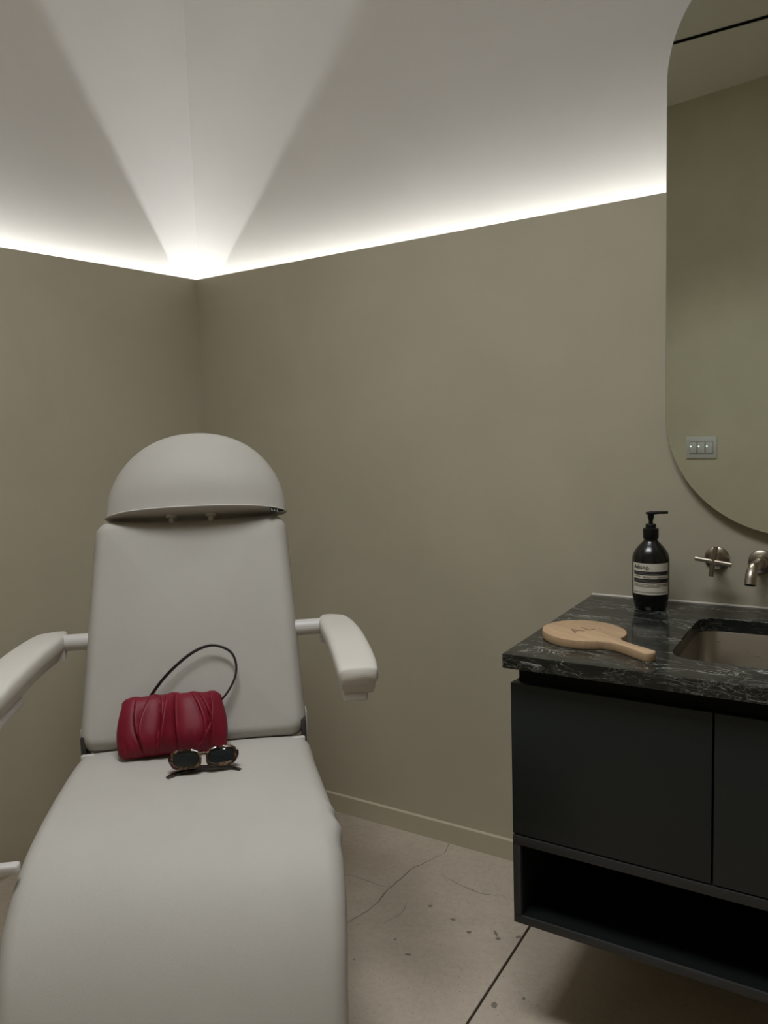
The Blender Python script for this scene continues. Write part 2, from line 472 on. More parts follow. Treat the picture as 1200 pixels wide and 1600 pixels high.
for k in (-1, 0, 1):
    x = k * sw_w * 0.265
    rk = box('rocker', (x - sw_w * 0.115, 0.006, -sw_h * 0.26), (x + sw_w * 0.115, 0.010, sw_h * 0.26), M_SWITCH, sw, 0.0015)
    box('rocker_gap', (x - sw_w * 0.128, 0.0065, -sw_h * 0.285), (x + sw_w * 0.128, 0.0074, sw_h * 0.285), M_GREYINK, sw)
    lathe('indicator', [(0.0, 0.0), (0.0034, 0.0), (0.0034, 0.0025), (0.0, 0.0025)], M_DOT, rk, 10, 'Y', (x - sw_w * 0.075, 0.0118, sw_h * 0.06))

# ------------------------------------------------------------------ treatment chair
CH_O = Vector((-1.335, 1.26, 0)); CH_A = R(40)
CH_W = Vector((math.cos(CH_A), math.sin(CH_A), 0)); CH_B = Vector((-math.sin(CH_A), math.cos(CH_A), 0))
def ch(x, y, z): return CH_O + CH_W * x + CH_B * y + Vector((0, 0, z))
chair = empty('treatment_chair', CH_O, CH_A)
tag(chair, 'off-white vinyl reclining treatment chair with rounded headrest and two armrests', 'chair')

# seat running over into the drop-down leg rest: one upholstered shell swept along its side profile
path = catmull([(0.045, 0.545, 0), (-0.02, 0.552, 0), (-0.12, 0.553, 0), (-0.20, 0.553, 0), (-0.29, 0.547, 0), (-0.37, 0.528, 0), (-0.44, 0.494, 0), (-0.50, 0.446, 0), (-0.55, 0.384, 0), (-0.59, 0.308, 0), (-0.625, 0.22, 0), (-0.655, 0.13, 0), (-0.675, 0.06, 0)], 12)
prof_w = [(0.045, 0.270), (0.0, 0.276), (-0.12, 0.281), (-0.25, 0.288), (-0.35, 0.296), (-0.44, 0.303), (-0.50, 0.304), (-0.55, 0.301), (-0.59, 0.296), (-0.675, 0.288)]
prof_o = [(0.045, 0.0), (-0.1, 0.002), (-0.30, 0.012), (-0.44, 0.013), (-0.50, 0.010), (-0.59, 0.008), (-0.675, 0.006)]
def interp(tab, y):
    for (a, fa), (b, fb) in zip(tab, tab[1:]):
        if b <= y <= a: return fa + (fb - fa) * (a - y) / (a - b)
    return tab[0][1] if y > tab[0][0] else tab[-1][1]
rings = []; n_p = len(path); TH = 0.095; RAD = 0.036
tot = [0.0]
for i in range(1, n_p): tot.append(tot[-1] + (path[i] - path[i - 1]).length)
for i, p in enumerate(path):
    t = (path[min(i + 1, n_p - 1)] - path[max(i - 1, 0)]).normalized()
    nrm = Vector((-t.y, t.x, 0))
    if i < n_p // 2 and nrm.y < 0: nrm = -nrm
    if i >= n_p // 2 and nrm.x > 0: nrm = -nrm
    d = min(tot[i], tot[-1] - tot[i]); e = 0.030
    k = math.sqrt(max(0.0, 1 - (1 - min(1, d / e)) ** 2)) if d < e else 1.0
    hw = interp(prof_w, p.x) - 0.034 * (1 - k); off = interp(prof_o, p.x)
    top = -0.034 * (1 - k)
    ring = []
    def add(x, h):
        q = p + nrm * h
        ring.append(Vector((x + off, q.x, q.y)))
    N = 22
    for j in range(N + 1):                                  # top, slightly crowned
        u = -1 + 2 * j / N
        add(u * (hw - RAD), top + 0.006 * (1 - u * u) * k - 0.004 * math.exp(-(u / 0.45) ** 2))
    for j in range(1, 9):                                   # right roll
        a = PI / 2 * j / 8; add(hw - RAD + RAD * math.sin(a), top - RAD * (1 - math.cos(a)))
    bulge = 0.009 * math.exp(-((p.x + 0.375) / 0.022) ** 2) + 0.005 * math.exp(-((p.x + 0.325) / 0.010) ** 2)
    for q_ in range(len(ring) - 6, len(ring)): ring[q_].x += bulge
    add(hw - 0.002, top - TH * 0.75 * k); add(hw - 0.02, -TH + 0.034 * (1 - k)); add(-hw + 0.02, -TH + 0.034 * (1 - k)); add(-hw + 0.002, top - TH * 0.75 * k)
    for j in range(8, 0, -1):
        a = PI / 2 * j / 8; add(-hw + RAD - RAD * math.sin(a), top - RAD * (1 - math.cos(a)))
    rings.append(ring)
loft('seat_cushion', rings, M_VINYL, chair, True, 60)

# a cushion grown from an outline in the plane (origin, ex, es) along en
def pad(name, outline, front, back, r, frame, m, parent, crown=None, centre=None):
    o, ex, es, en = frame; n = len(outline)
    c = centre or sum(outline, Vector((0, 0))) / n
    nor = []
    for i in range(n):
        t = (outline[(i + 1) % n] - outline[i - 1]).normalized(); q = Vector((t.y, -t.x))
        if q.dot(outline[i] - c) < 0: q = -q
        nor.append(q)
    P = lambda p, h: o + ex * p.x + es * p.y + en * h
    rings = []
    for sgn, T in ((1, front), (-1, back)):
        rr = []
        for k in range(0 if sgn > 0 else 1, 9):
            a = PI / 2 * k / 8
            rr.append([P(outline[i] - nor[i] * r * (1 - math.cos(a)), sgn * T * math.sin(a)) for i in range(n)])
        ins = [outline[i] - nor[i] * r for i in range(n)]
        for k in (0.93, 0.84, 0.72, 0.58, 0.42, 0.26, 0.12, 0.03, 0.004):
            row = []
            for i in range(n):
                q = c + (ins[i] - c) * k
                row.append(P(q, sgn * T + (crown(q, k) if crown and sgn > 0 else 0)))
            rr.append(row)
        rings.append(rr)
    seq = rings[1][::-1] + rings[0]
    return loft(name, seq, m, parent, True, 60)
BT_ = Vector((0, 0.205, 0.49)).normalized(); BN = Vector((0, -BT_.z, BT_.y)); BX = Vector((1, 0, 0))
BO = Vector((-0.003, 0.002, 0.556)) - BN * 0.045
pts = [(-0.274, 0.0), (0.274, 0.0), (0.247, 0.582)]
topc = [(0.247 - 0.494 * k / 5, 0.582 - 0.009 * math.sin(PI * k / 5) ** 1.5) for k in range(1, 5)]
raw = [Vector(p) for p in pts] + [Vector(p) for p in topc] + [Vector((-0.247, 0.582))]
ol = densify(rounded_poly(raw, [0.042, 0.042, 0.044] + [0.08] * 4 + [0.044], 9), 0.012)
def back_crown(q, k):
    return 0.007 * (1 - k * k) - 0.010 * math.exp(-(q.x / 0.10) ** 2) * math.exp(-((q.y - 0.52) / 0.16) ** 2) * (1 - k ** 4)
pad('backrest', ol, 0.045, 0.045, 0.032, (BO, BX, BT_, BN), M_VINYL, chair, back_crown, Vector((0, 0.29)))

# headrest: half-round pillow with a flat underside and a piped front seam
HO = BO + BT_ * 0.585 + BX * 0.014 + BN * 0.012; HR, HS, HT, HB = 0.236, 0.236, 0.098, 0.072
def hd(k, th, T, p=2.3):
    x = HR * k * math.cos(th); s = HS * k * math.sin(th)
    x = math.copysign(abs(x / HR) ** 0.93, x) * HR if abs(x) > 1e-9 else 0.0
    low = 1 - 0.10 * math.exp(-(s / 0.05) ** 2)
    h = T * max(0.0, 1 - k ** p) ** 0.5 * low
    return HO + BX * x + BT_ * s + BN * h
NT_, NK = 48, 22
ks = [math.sin(PI / 2 * i / NK) for i in range(NK + 1)]
vs = []; fs = []
for T, sg in ((HT, 1), (-HB, -1)):
    b = len(vs)
    for k in ks:
        for j in range(NT_ + 1): vs.append(hd(k, PI * j / NT_, T))
    for i in range(NK):
        for j in range(NT_):
            a = b + i * (NT_ + 1) + j; fs.append((a, a + 1, a + NT_ + 2, a + NT_ + 1))
b = len(vs)
row = [-k for k in ks[::-1]] + list(ks[1:])
for x in row:
    for q in range(7):
        f = q / 6; pf = hd(abs(x), 0 if x >= 0 else PI, HT); pb_ = hd(abs(x), 0 if x >= 0 else PI, -HB)
        vs.append(pb_ + (pf - pb_) * f)
for i in range(len(row) - 1):
    for q in range(6):
        a = b + i * 7 + q; fs.append((a, a + 7, a + 8, a + 1))
bm = bmesh.new(); vv = [bm.verts.new(v) for v in vs]
for f in fs:
    try: bm.faces.new([vv[i] for i in f])
    except ValueError: pass
bmesh.ops.remove_doubles(bm, verts=bm.verts, dist=1e-5)
bmesh.ops.dissolve_degenerate(bm, dist=1e-6, edges=bm.edges)
head = from_bm('headrest', bm, M_VINYL, chair, True, 50)
seam = [hd(abs(x), 0 if x >= 0 else PI, HT) for x in row[1:-1]]
tube('piping', seam, 0.0022, M_SEAM, head, 8)
for x in (-0.052, 0.050):
    c0 = HO + BX * (x - 0.014) + BN * 0.012
    tube('headrest_post', [c0 - BT_ * 0.06, c0 + BT_ * 0.02], 0.0075, M_PLASTIC, chair, 14)
    tube('post_collar', [c0 - BT_ * 0.007, c0 + BT_ * 0.004], 0.0145, M_PLASTIC, chair, 20)
# black maker's tag at the right end of the seam
p0 = hd(0.80, 0, HT) - BT_ * 0.001 + BN * 0.003; p1 = hd(0.965, 0, HT) - BT_ * 0.001 + BN * 0.003
vs = [p0, p1, p1 - BT_ * 0.004 - BN * 0.001, p0 - BT_ * 0.017 - BN * 0.002]
nb = BN * -0.0015
tg = mesh('maker_tag', vs + [v + nb for v in vs], BOXF, M_BLACK, head); tg['label'] = 'small black fabric tag with pale lettering'
for k in range(3):
    f = 0.16 + 0.2 * k
    c0 = p0 + (p1 - p0) * f - BT_ * 0.007 + BN * 0.0012
    a = (p1 - p0).normalized() * 0.0026; bb = BT_ * 0.0030
    mesh('tag_letter', [c0 - a - bb, c0 + a - bb, c0 + a - bb * 0.4, c0 - a * 0.2 - bb * 0.4, c0 - a * 0.2 + bb, c0 - a + bb], [tuple(range(6))], M_TAGPRINT, tg)

# armrests
def armrest(sx):
    spine = [(0.335, 0.205, 0.012), (0.345, 0.185, 0.030), (0.356, 0.14, 0.041), (0.364, 0.07, 0.045), (0.370, -0.02, 0.0460), (0.373, -0.11, 0.0460), (0.374, -0.20, 0.0455), (0.373, -0.270, 0.0445)]
    sp = catmull(spine, 6)
    def zt(y): return 0.815 - 0.010 * max(0, -y / 0.3) - 0.16 * max(0, y - 0.15)
    rings = []
    n = len(sp)
    for i, p in enumerate(sp):
        t = (sp[min(i + 1, n - 1)] - sp[max(i - 1, 0)]); t = Vector((t.x, t.y, 0)).normalized(); s = Vector((t.y, -t.x, 0))
        hw = p.z
        d = (n - 1 - i) / 8; e = math.sqrt(max(0.02, 1 - (1 - min(1, d)) ** 2)) if d < 1 else 1
        ring = []; th = 0.046
        for j in range(28):
            a = 2 * PI * j / 28; c_, s_ = math.cos(a), math.sin(a)
            x = hw * math.copysign(abs(c_) ** 0.45, c_); z = th / 2 * math.copysign(abs(s_) ** 0.6, s_)
            z = z * (0.75 + 0.25 * e) if z > 0 else z * (0.9 + 0.1 * e)
            q = Vector((p.x, p.y, zt(p.y) - th / 2)) - s * (x * (0.93 + 0.07 * e)) + Vector((0, 0, z))
            ring.append(Vector((q.x * sx, q.y, q.z)))
        rings.append(ring)
    end = rings[-1]; c = sum(end, Vector()) / len(end)
    rings.append([c + (v - c) * 0.86 + Vector((0, -0.007, 0)) for v in end])
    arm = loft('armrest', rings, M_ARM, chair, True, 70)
    rings = []
    for i, p in enumerate(sp[8:]):
        t = (sp[min(i + 9, n - 1)] - sp[i + 7]); t = Vector((t.x, t.y, 0)).normalized(); s = Vector((t.y, -t.x, 0)); ring = []
        for (u, z) in ((-0.80, -0.040), (-0.80, -0.052), (-0.66, -0.064), (0.66, -0.064), (0.80, -0.052), (0.80, -0.040)):
            q = Vector((p.x, p.y + 0.004, zt(p.y) + z)) - s * (u * p.z)
            ring.append(Vector((q.x * sx, q.y, q.z)))
        rings.append(ring)
    loft('arm_shell', rings, M_PLASTIC, arm, True, 30)
    kx = 0.366
    lo, hi = (kx - 0.026, -0.268, 0.724), (kx + 0.026, -0.12, 0.746)
    if sx < 0: lo, hi = (-hi[0], lo[1], lo[2]), (-lo[0], hi[1], hi[2])
    box('release_lever', lo, hi, M_PLASTIC, arm, 0.006, 3)
    tube('arm_tube', [(sx * 0.21, 0.146, 0.790), (sx * 0.352, 0.146, 0.790)], 0.0205, M_PLASTIC, arm, 24)
    tube('tube_cap', [(sx * 0.336, 0.135, 0.752), (sx * 0.336, 0.135, 0.776)], 0.020, M_PLASTIC, arm, 20)
armrest(1); armrest(-1)

# hinge plates where the backrest meets the seat
for sx in (-1, 1):
    box('hinge_plate', (sx * 0.262 - 0.006, 0.020, 0.50), (sx * 0.262 + 0.006, 0.070, 0.588), M_DARKMETAL, chair, 0.003)
    box('side_cover', (sx * 0.2698 - 0.0015, 0.040, 0.47), (sx * 0.2698 + 0.0015, 0.085, 0.60), M_PLASTIC, chair, 0.0015)
    box('rear_trim', (sx * 0.248 - 0.016, -0.004, 0.535), (sx * 0.248 + 0.016, 0.010, 0.553), M_PLASTIC, chair, 0.004)
# accessory clamp on the left edge of the seat
cl = box('side_clamp', (-0.328, -0.436, 0.514), (-0.272, -0.415, 0.533), M_PLASTIC, chair, 0.005, 3)
box('clamp_lever', (-0.340, -0.446, 0.504), (-0.324, -0.410, 0.556), M_PLASTIC, cl, 0.008, 3)
box('clamp_pad', (-0.317, -0.446, 0.538), (-0.311, -0.430, 0.552), M_DARKMETAL, cl, 0.002)
# underframe, lifting column and floor plate
box('underframe', (-0.22, -0.38, 0.415), (0.22, 0.05, 0.462), M_PLASTIC, chair, 0.012, 3)
box('column', (-0.15, -0.30, 0.07), (0.15, 0.02, 0.42), M_PLASTIC, chair, 0.03, 4)
box('floor_plate', (-0.24, -0.46, 0.0), (0.24, 0.24, 0.075), M_PLASTIC, chair, 0.03, 4)

# ------------------------------------------------------------------ handbag on the seat
bag_yaw = R(4)
bag = empty('handbag', ch(-0.043, -0.064, 0.556), CH_A + bag_yaw)
tag(bag, 'small burgundy leather shoulder bag with ruched front leaning on the chair back', 'handbag')
lean = R(56); bs = Vector((0, math.cos(lean), math.sin(lean))); bn = Vector((0, -math.sin(lean), math.cos(lean)))
HW, HH, BTk = 0.121, 0.142, 0.026
folds = [(-0.70, -0.67, -0.48, 1.0), (-0.40, -0.58, -0.50, 0.7), (-0.24, -0.20, -0.33, 1.1), (-0.10, -0.17, -0.24, 0.8), (0.07, 0.06, 0.11, 1.25), (0.36, 0.56, 0.52, 0.6), (0.50, 0.70, 0.66, 0.8), (0.74, 0.70, 0.42, 1.0)]
def q3(a, b, c, v):                     # through c at v=0, b at .5, a at 1
    return c * (1 - v) * (1 - 2 * v) + b * 4 * v * (1 - v) + a * v * (2 * v - 1)
def bag_pt(u, v, front):
    wv = HW * (0.955 + 0.06 * math.sin(PI * min(1, v * 1.1)) + 0.05 * (1 - v))
    edge_u = max(0.0, 1 - abs(u) ** 4) ** 0.5
    edge_v = max(0.0, 1 - abs(2 * v - 1) ** 4) ** 0.5
    h = BTk * edge_u * edge_v
    ds = 0.0
    if front:
        h *= 1.15 + 0.35 * math.sin(PI * v) * (1 - v)
        fd = 0.0
        for a, b, c, am in folds:
            d = u - q3(a, b, c, v)
            if d >= 0: fd += am * (math.exp(-d / 0.11) - 1.0 * math.exp(-d / 0.015))
            else: fd -= am * 0.35 * math.exp(d / 0.05)
        top = 0.55 + 0.45 * math.sin(PI * v)
        h += 0.0142 * fd * edge_u * edge_v * top
        ds = 0.0022 * math.sin(u * 16 + 1.0) * (v > 0.5) * edge_u * abs(2 * v - 1) ** 3
        h += 0.0018 * edge_u * edge_v * math.sin(u * 42 + 3 * math.sin(v * 5)) * max(0, 0.35 - v) / 0.35
    else:
        h = -h
    sk = -0.002 * u * v - 0.003 * u * (1 - v)
    side = 0.004 * math.cos(2 * PI * v)
    cnr = max(0.0, abs(u) - 0.86) / 0.14
    vc = v - (2 * v - 1) * 0.075 * cnr ** 2
    return Vector((u * wv, 0, 0)) + bs * (vc * HH + ds + sk + 0.004 + side * (1 - abs(u))) + bn * h
def grid_surface(fn, nu, nv):
    us = [math.sin(PI / 2 * (-1 + 2 * i / nu)) for i in range(nu + 1)]
    us = [0.35 * a + 0.65 * (-1 + 2 * i / nu) for i, a in enumerate(us)]
    vs_ = [0.5 - 0.5 * math.cos(PI * j / nv) for j in range(nv + 1)]
    vs = []; fs = []
    for fr in (True, False):
        b = len(vs)
        for u in us:
            for v in vs_: vs.append(fn(u, v, fr))
        for i in range(nu):
            for j in range(nv):
                a = b + i * (nv + 1) + j; fs.append((a, a + nv + 1, a + nv + 2, a + 1))
    return vs, fs
vs, fs = grid_surface(bag_pt, 170, 46)
bm = bmesh.new(); vv = [bm.verts.new(v) for v in vs]
for f in fs: bm.faces.new([vv[i] for i in f])
bmesh.ops.remove_doubles(bm, verts=bm.verts, dist=2e-4)
from_bm('bag_body', bm, M_LEATHER, bag, True, 75)
inv = (Matrix.Translation(ch(-0.043, -0.064, 0.556)) @ Matrix.Rotation(CH_A + bag_yaw, 4, 'Z')).inverted()
sp = [(-0.129, 0.000, 0.640), (-0.115, 0.012, 0.657), (-0.079, 0.030, 0.703), (-0.046, 0.043, 0.735), (-0.002, 0.056, 0.766), (0.038, 0.062, 0.780), (0.069, 0.060, 0.776), (0.094, 0.054, 0.760), (0.104, 0.043, 0.733), (0.100, 0.031, 0.704), (0.082, 0.018, 0.674), (0.055, 0.002, 0.648)]
spl = catmull([inv @ ch(*p) for p in sp], 6)
tube('strap', spl, 0.003, M_STRAP, bag, 12, flat=(0.0050, 0.0018), up=Vector((0, 0.4, -1)))
def ring_tab(p, d):
    tube('strap_tab', [p - d * 0.012, p + d * 0.014], 0.004, M_STRAP, bag, 10, flat=(0.0055, 0.0025))
ring_tab(spl[0], (spl[4] - spl[0]).normalized()); ring_tab(spl[-1], (spl[-5] - spl[-1]).normalized())
pr = spl[0] + (spl[4] - spl[0]).normalized() * 0.012
tube('strap_ring', [pr + Vector((0.0055 * math.cos(2 * PI * k / 16), -0.002, 0.0055 * math.sin(2 * PI * k / 16))) for k in range(17)], 0.0012, M_GOLDHW, bag, 8)

# ------------------------------------------------------------------ sunglasses
g_o = ch(0.036, -0.172, 0.5598)
gl = empty('sunglasses', g_o, CH_A + R(3))
tag(gl, 'tortoiseshell sunglasses with dark lenses folded on the seat before the red bag', 'sunglasses')
tilt = R(54); gs = Vector((0, math.cos(tilt), math.sin(tilt))); gn = Vector((0, -math.sin(tilt), math.cos(tilt)))
def G(x, s, h): return Vector((x, 0, 0.012)) + gs * s + gn * h
def lens_outline(sx, grow, n=40):
    out = []
    for k in range(n):
        a = 2 * PI * k / n; c, s = math.cos(a), math.sin(a)
        x = (0.0275 + grow) * math.copysign(abs(c) ** 0.62, c); y = (0.0155 + grow) * math.copysign(abs(s) ** 0.62, s)
        y += 0.0016 * (x / 0.03)
        out.append((sx * (0.0385 + x), 0.0215 + y))
    return out
for sx in (-1, 1):
    inn, outr = lens_outline(sx, 0.0), lens_outline(sx, 0.0062)
    mid1, mid2 = lens_outline(sx, 0.0008), lens_outline(sx, 0.0052)
    dome = lambda x: -0.9 * (x * x)
    R4 = [[G(x, y, h + dome(x)) for x, y in o_] for o_, h in ((inn, -0.004), (inn, 0.0005), (mid1, 0.0016), (mid2, 0.0016), (outr, 0.0004), (outr, -0.0045))]
    fs_ = R4 + [R4[0]]
    vs, fs = lofts(fs_, True, False)
    fr = mesh('frame_front', vs, fs, M_TORT, gl, True, 50)
    lo_ = lens_outline(sx, 0.0012); ctr = G(sx * 0.0385, 0.0215, -0.0005 + dome(0.0385))
    rr = [[G(x, y, -0.0012 + dome(x)) for x, y in lo_]]
    for f in (0.75, 0.5, 0.25, 0.05):
        rr.append([G(sx * 0.0385 + (x - sx * 0.0385) * f, 0.0215 + (y - 0.0215) * f, -0.0012 + 0.0014 * (1 - f * f) + dome(sx * 0.0385 + (x - sx * 0.0385) * f)) for x, y in lo_])
    vs, fs = lofts(rr, True, False); fs.append(tuple(range(len(vs) - 40, len(vs))))
    mesh('lens', vs, fs, M_LENS, fr, True)
    # folded temple
    hx = sx * 0.073
    tp = catmull([G(hx, 0.026, -0.006), G(hx * 0.98, 0.022, -0.014), G(hx * 0.80, 0.012, -0.017 - 0.002 * sx), G(0, 0.004, -0.0185 - 0.003 * sx), G(-hx * 0.7, -0.001, -0.016 - 0.003 * sx), G(-hx * 0.92, -0.007, -0.012), G(-hx * 1.08, -0.0135, -0.008)], 6)
    tube('temple', tp, 0.004, M_TEMPLE, gl, 12, flat=(0.0055, 0.0026), up=gs)
    box_c = G(hx, 0.026, -0.005)
    tube('hinge', [box_c - gs * 0.005, box_c + gs * 0.005], 0.0032, M_TEMPLE, gl, 10)
br = [G(0.0085 * k, 0.0285 + 0.0022 * (1 - k * k), 0.0006 - 0.001 * k * k) for k in (-1, -0.5, 0, 0.5, 1)]
tube('bridge', br, 0.0034, M_TORT, gl, 12)

# ------------------------------------------------------------------ vanity
ZC = 0.832; FY = 1.411; VX0, VX1 = -0.602, 0.193; CTH = 0.030
ct_root = empty('countertop', ((VX0 + VX1) / 2, (FY + YW) / 2, ZC - CTH))
tag(ct_root, 'polished black-green marble countertop with white veins and sink cutout', 'countertop')
off = -Vector(ct_root.location)
SX0, SX1, SY0, SY1 = -0.302, 0.090, 1.528, 1.892
outer = [Vector((VX0, FY)), Vector((VX1, FY)), Vector((VX1, YW - 0.001)), Vector((VX0, YW - 0.001))]
hole = rounded_poly([(SX0, SY0), (SX1, SY0), (SX1, SY1), (SX0, SY1)], 0.05, 8)
def slab(name, outer, hole, z0, z1, m, parent, off, bev=0.0018):
    bm = bmesh.new(); loops = []
    for lp in (outer, hole):
        v = [bm.verts.new((p[0], p[1], z1)) for p in lp]; loops.append(v)
        for i in range(len(v)): bm.edges.new((v[i], v[(i + 1) % len(v)]))
    bmesh.ops.triangle_fill(bm, edges=bm.edges, use_beauty=True)
    top = list(bm.faces)
    ret = bmesh.ops.extrude_face_region(bm, geom=top)
    for g in ret['geom']:
        if isinstance(g, bmesh.types.BMVert): g.co.z = z0
    for v in bm.verts: v.co += off
    bmesh.ops.recalc_face_normals(bm, faces=bm.faces)
    o = from_bm(name, bm, m, parent)
    md = o.modifiers.new('edge', 'BEVEL'); md.width = bev; md.segments = 2; md.limit_method = 'ANGLE'; md.angle_limit = R(50)
    return o
slab('marble_slab', outer, hole, ZC - CTH, ZC, M_MARBLE, ct_root, off)
mesh('sealant_bead', [tuple(Vector(p) + off) for p in [(VX0, YW - 0.004, ZC), (VX0, YW - 0.0005, ZC), (VX0, YW - 0.0005, ZC + 0.0035), (VX1, YW - 0.004, ZC), (VX1, YW - 0.0005, ZC), (VX1, YW - 0.0005, ZC + 0.0035)]], [(0, 1, 2), (3, 4, 5), (0, 1, 4, 3), (1, 2, 5, 4), (2, 0, 3, 5)], M_SILICONE, ct_root)

# undermount steel basin
sink = empty('sink_basin', ((SX0 + SX1) / 2, (SY0 + SY1) / 2, ZC - CTH - 0.17))
tag(sink, 'brushed steel undermount basin set into the marble countertop', 'sink')
so = -Vector(sink.location)
def rr_(grow, rad): return rounded_poly([(SX0 - grow, SY0 - grow), (SX1 + grow, SY0 - grow), (SX1 + grow, SY1 + grow), (SX0 - grow, SY1 + grow)], rad, 8)
zt_ = ZC - CTH
rings = [[Vector((p.x, p.y, z)) + so for p in rr_(g, rd)] for g, rd, z in ((0.022, 0.07, zt_ - 0.0005), (0.003, 0.053, zt_ - 0.0005), (0.001, 0.051, zt_ - 0.003), (-0.002, 0.05, zt_ - 0.12), (-0.008, 0.05, zt_ - 0.142), (-0.03, 0.05, zt_ - 0.153), (-0.10, 0.05, zt_ - 0.157))]
vs, fs = lofts(rings, True, False); fs.append(tuple(range(len(vs) - len(rings[0]), len(vs))))
bowl = mesh('bowl', vs, fs, M_STEEL, sink, True, 40)
md = bowl.modifiers.new('gauge', 'SOLIDIFY'); md.thickness = 0.0012; md.offset = 0
lathe('drain', [(0.0, 0.0), (0.040, 0.0), (0.042, 0.003), (0.030, 0.003), (0.026, 0.001), (0.0, 0.001)], M_STEEL, sink, 32, 'Z', (0, 0, 0.0135))

# cabinet
cab = empty('vanity_cabinet', ((VX0 + VX1) / 2, (FY + YW) / 2, 0.245))
tag(cab, 'wall-hung dark green vanity cabinet with two doors and an open lower shelf', 'cabinet')
co = -Vector(cab.location)
def cbox(name, lo, hi, m, parent, bevel=0.0015):
    return box(name, Vector(lo) + co, Vector(hi) + co, m, parent, bevel)
DY = 1.431; L0, L1 = -0.593, 0.184; MID = -0.2045
cbox('carcass', (L0 + 0.011, DY + 0.020, 0.441), (L1 - 0.011, 1.520, ZC - CTH - 0.0005), M_RECESS, cab, 0.001)
cbox('side_panel', (L0 + 0.001, DY + 0.020, 0.441), (L0 + 0.0108, YW - 0.001, 0.765), M_CABINET, cab, 0.001)
cbox('side_panel', (L1 - 0.0108, DY + 0.020, 0.441), (L1 - 0.001, YW - 0.001, 0.765), M_CABINET, cab, 0.001)
cbox('side_panel', (L0 + 0.011, 1.5205, 0.765), (L0 + 0.021, YW - 0.001, ZC - CTH - 0.0005), M_RECESS, cab, 0.001)
cbox('side_panel', (L1 - 0.021, 1.5205, 0.765), (L1 - 0.011, YW - 0.001, ZC - CTH - 0.0005), M_RECESS, cab, 0.001)
cbox('door', (L0, DY, 0.4425), (MID - 0.0017, DY + 0.0195, 0.767), M_CABINET, cab, 0.0015)
cbox('door', (MID + 0.0017, DY, 0.4425), (L1, DY + 0.0195, 0.767), M_CABINET, cab, 0.0015)
FZ0, FZ1 = 0.245, 0.4395
cbox('shelf_top', (L0, DY - 0.001, FZ1 - 0.020), (L1, YW - 0.001, FZ1), M_FRAME, cab, 0.0015)
cbox('shelf_bottom', (L0, DY - 0.001, FZ0), (L1, YW - 0.001, FZ0 + 0.018), M_FRAME, cab, 0.0015)
cbox('shelf_side', (L0, DY - 0.001, FZ0 + 0.0182), (L0 + 0.017, YW - 0.001, FZ1 - 0.0202), M_FRAME, cab, 0.0015)
cbox('shelf_side', (L1 - 0.017, DY - 0.001, FZ0 + 0.0182), (L1, YW - 0.001, FZ1 - 0.0202), M_FRAME, cab, 0.0015)
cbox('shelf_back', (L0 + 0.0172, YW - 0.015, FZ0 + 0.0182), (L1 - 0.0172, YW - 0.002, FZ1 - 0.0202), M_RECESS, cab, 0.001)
cbox('shelf_dark_sheet', (L0 + 0.0188, DY + 0.004, FZ0 + 0.0181), (L1 - 0.0175, YW - 0.016, FZ0 + 0.0190), M_RECESS, cab, 0)  # added dark sheets over the shelf floor and its left inner side
cbox('shelf_dark_sheet', (L0 + 0.0172, DY + 0.004, FZ0 + 0.0181), (L0 + 0.0185, YW - 0.016, FZ1 - 0.0203), M_CABINET, cab, 0)

# ------------------------------------------------------------------ wall-mounted tap
FZ = 0.948
fc = empty('wall_faucet', (-0.238, YW, FZ)); tag(fc, 'brushed nickel wall faucet with cross handle and curved spout below the mirror', 'faucet')
ros = [(0.0, 0.0), (0.0285, 0.0), (0.0295, 0.002), (0.0285, 0.005), (0.024, 0.008), (0.0175, 0.010), (0.016, 0.015), (0.0155, 0.018), (0.0, 0.018)]
h0, s0 = Vector((-0.050, 0, 0.002)), Vector((0.050, 0, -0.002))
lathe('rosette', ros, M_NICKEL, fc, 40, 'Y', h0)
lathe('stem', [(0.0, 0.016), (0.0085, 0.016), (0.0085, 0.062), (0.0, 0.062)], M_NICKEL, fc, 24, 'Y', h0)
ta = R(-8); hl, vl = 0.042, 0.037
ax = Vector((math.cos(ta), 0, math.sin(ta))); az = Vector((-math.sin(ta), 0, math.cos(ta))); hc = h0 + Vector((0, -0.058, 0))
tube('cross_bar', [hc - ax * hl, hc + ax * hl], 0.0058, M_NICKEL, fc, 20)
tube('cross_bar', [hc - az * vl, hc + az * vl], 0.0058, M_NICKEL, fc, 20)
lathe('rosette', ros, M_NICKEL, fc, 40, 'Y', s0)
pth = [(0, -0.010, 0), (0, -0.05, 0.0), (0, -0.085, 0.0)] + [(0, -0.085 - 0.036 * math.sin(a), -0.036 + 0.036 * math.cos(a)) for a in [R(k) for k in range(8, 73, 8)]]
pth = [s0 + Vector((0.09 * y, y, z)) for x, y, z in pth]
spout = tube('spout_tube', pth, 0.0125, M_NICKEL, fc, 28)
pe = pth[-1]; pdv = (pe - pth[-2]).normalized()
aer = tube('aerator', [pe - pdv * 0.001, pe + pdv * 0.012], 0.0131, M_NICKEL, fc, 28)
tube('aerator_mouth', [pe + pdv * 0.0115, pe + pdv * 0.0128], 0.0112, M_DARKHOLE, aer, 28)

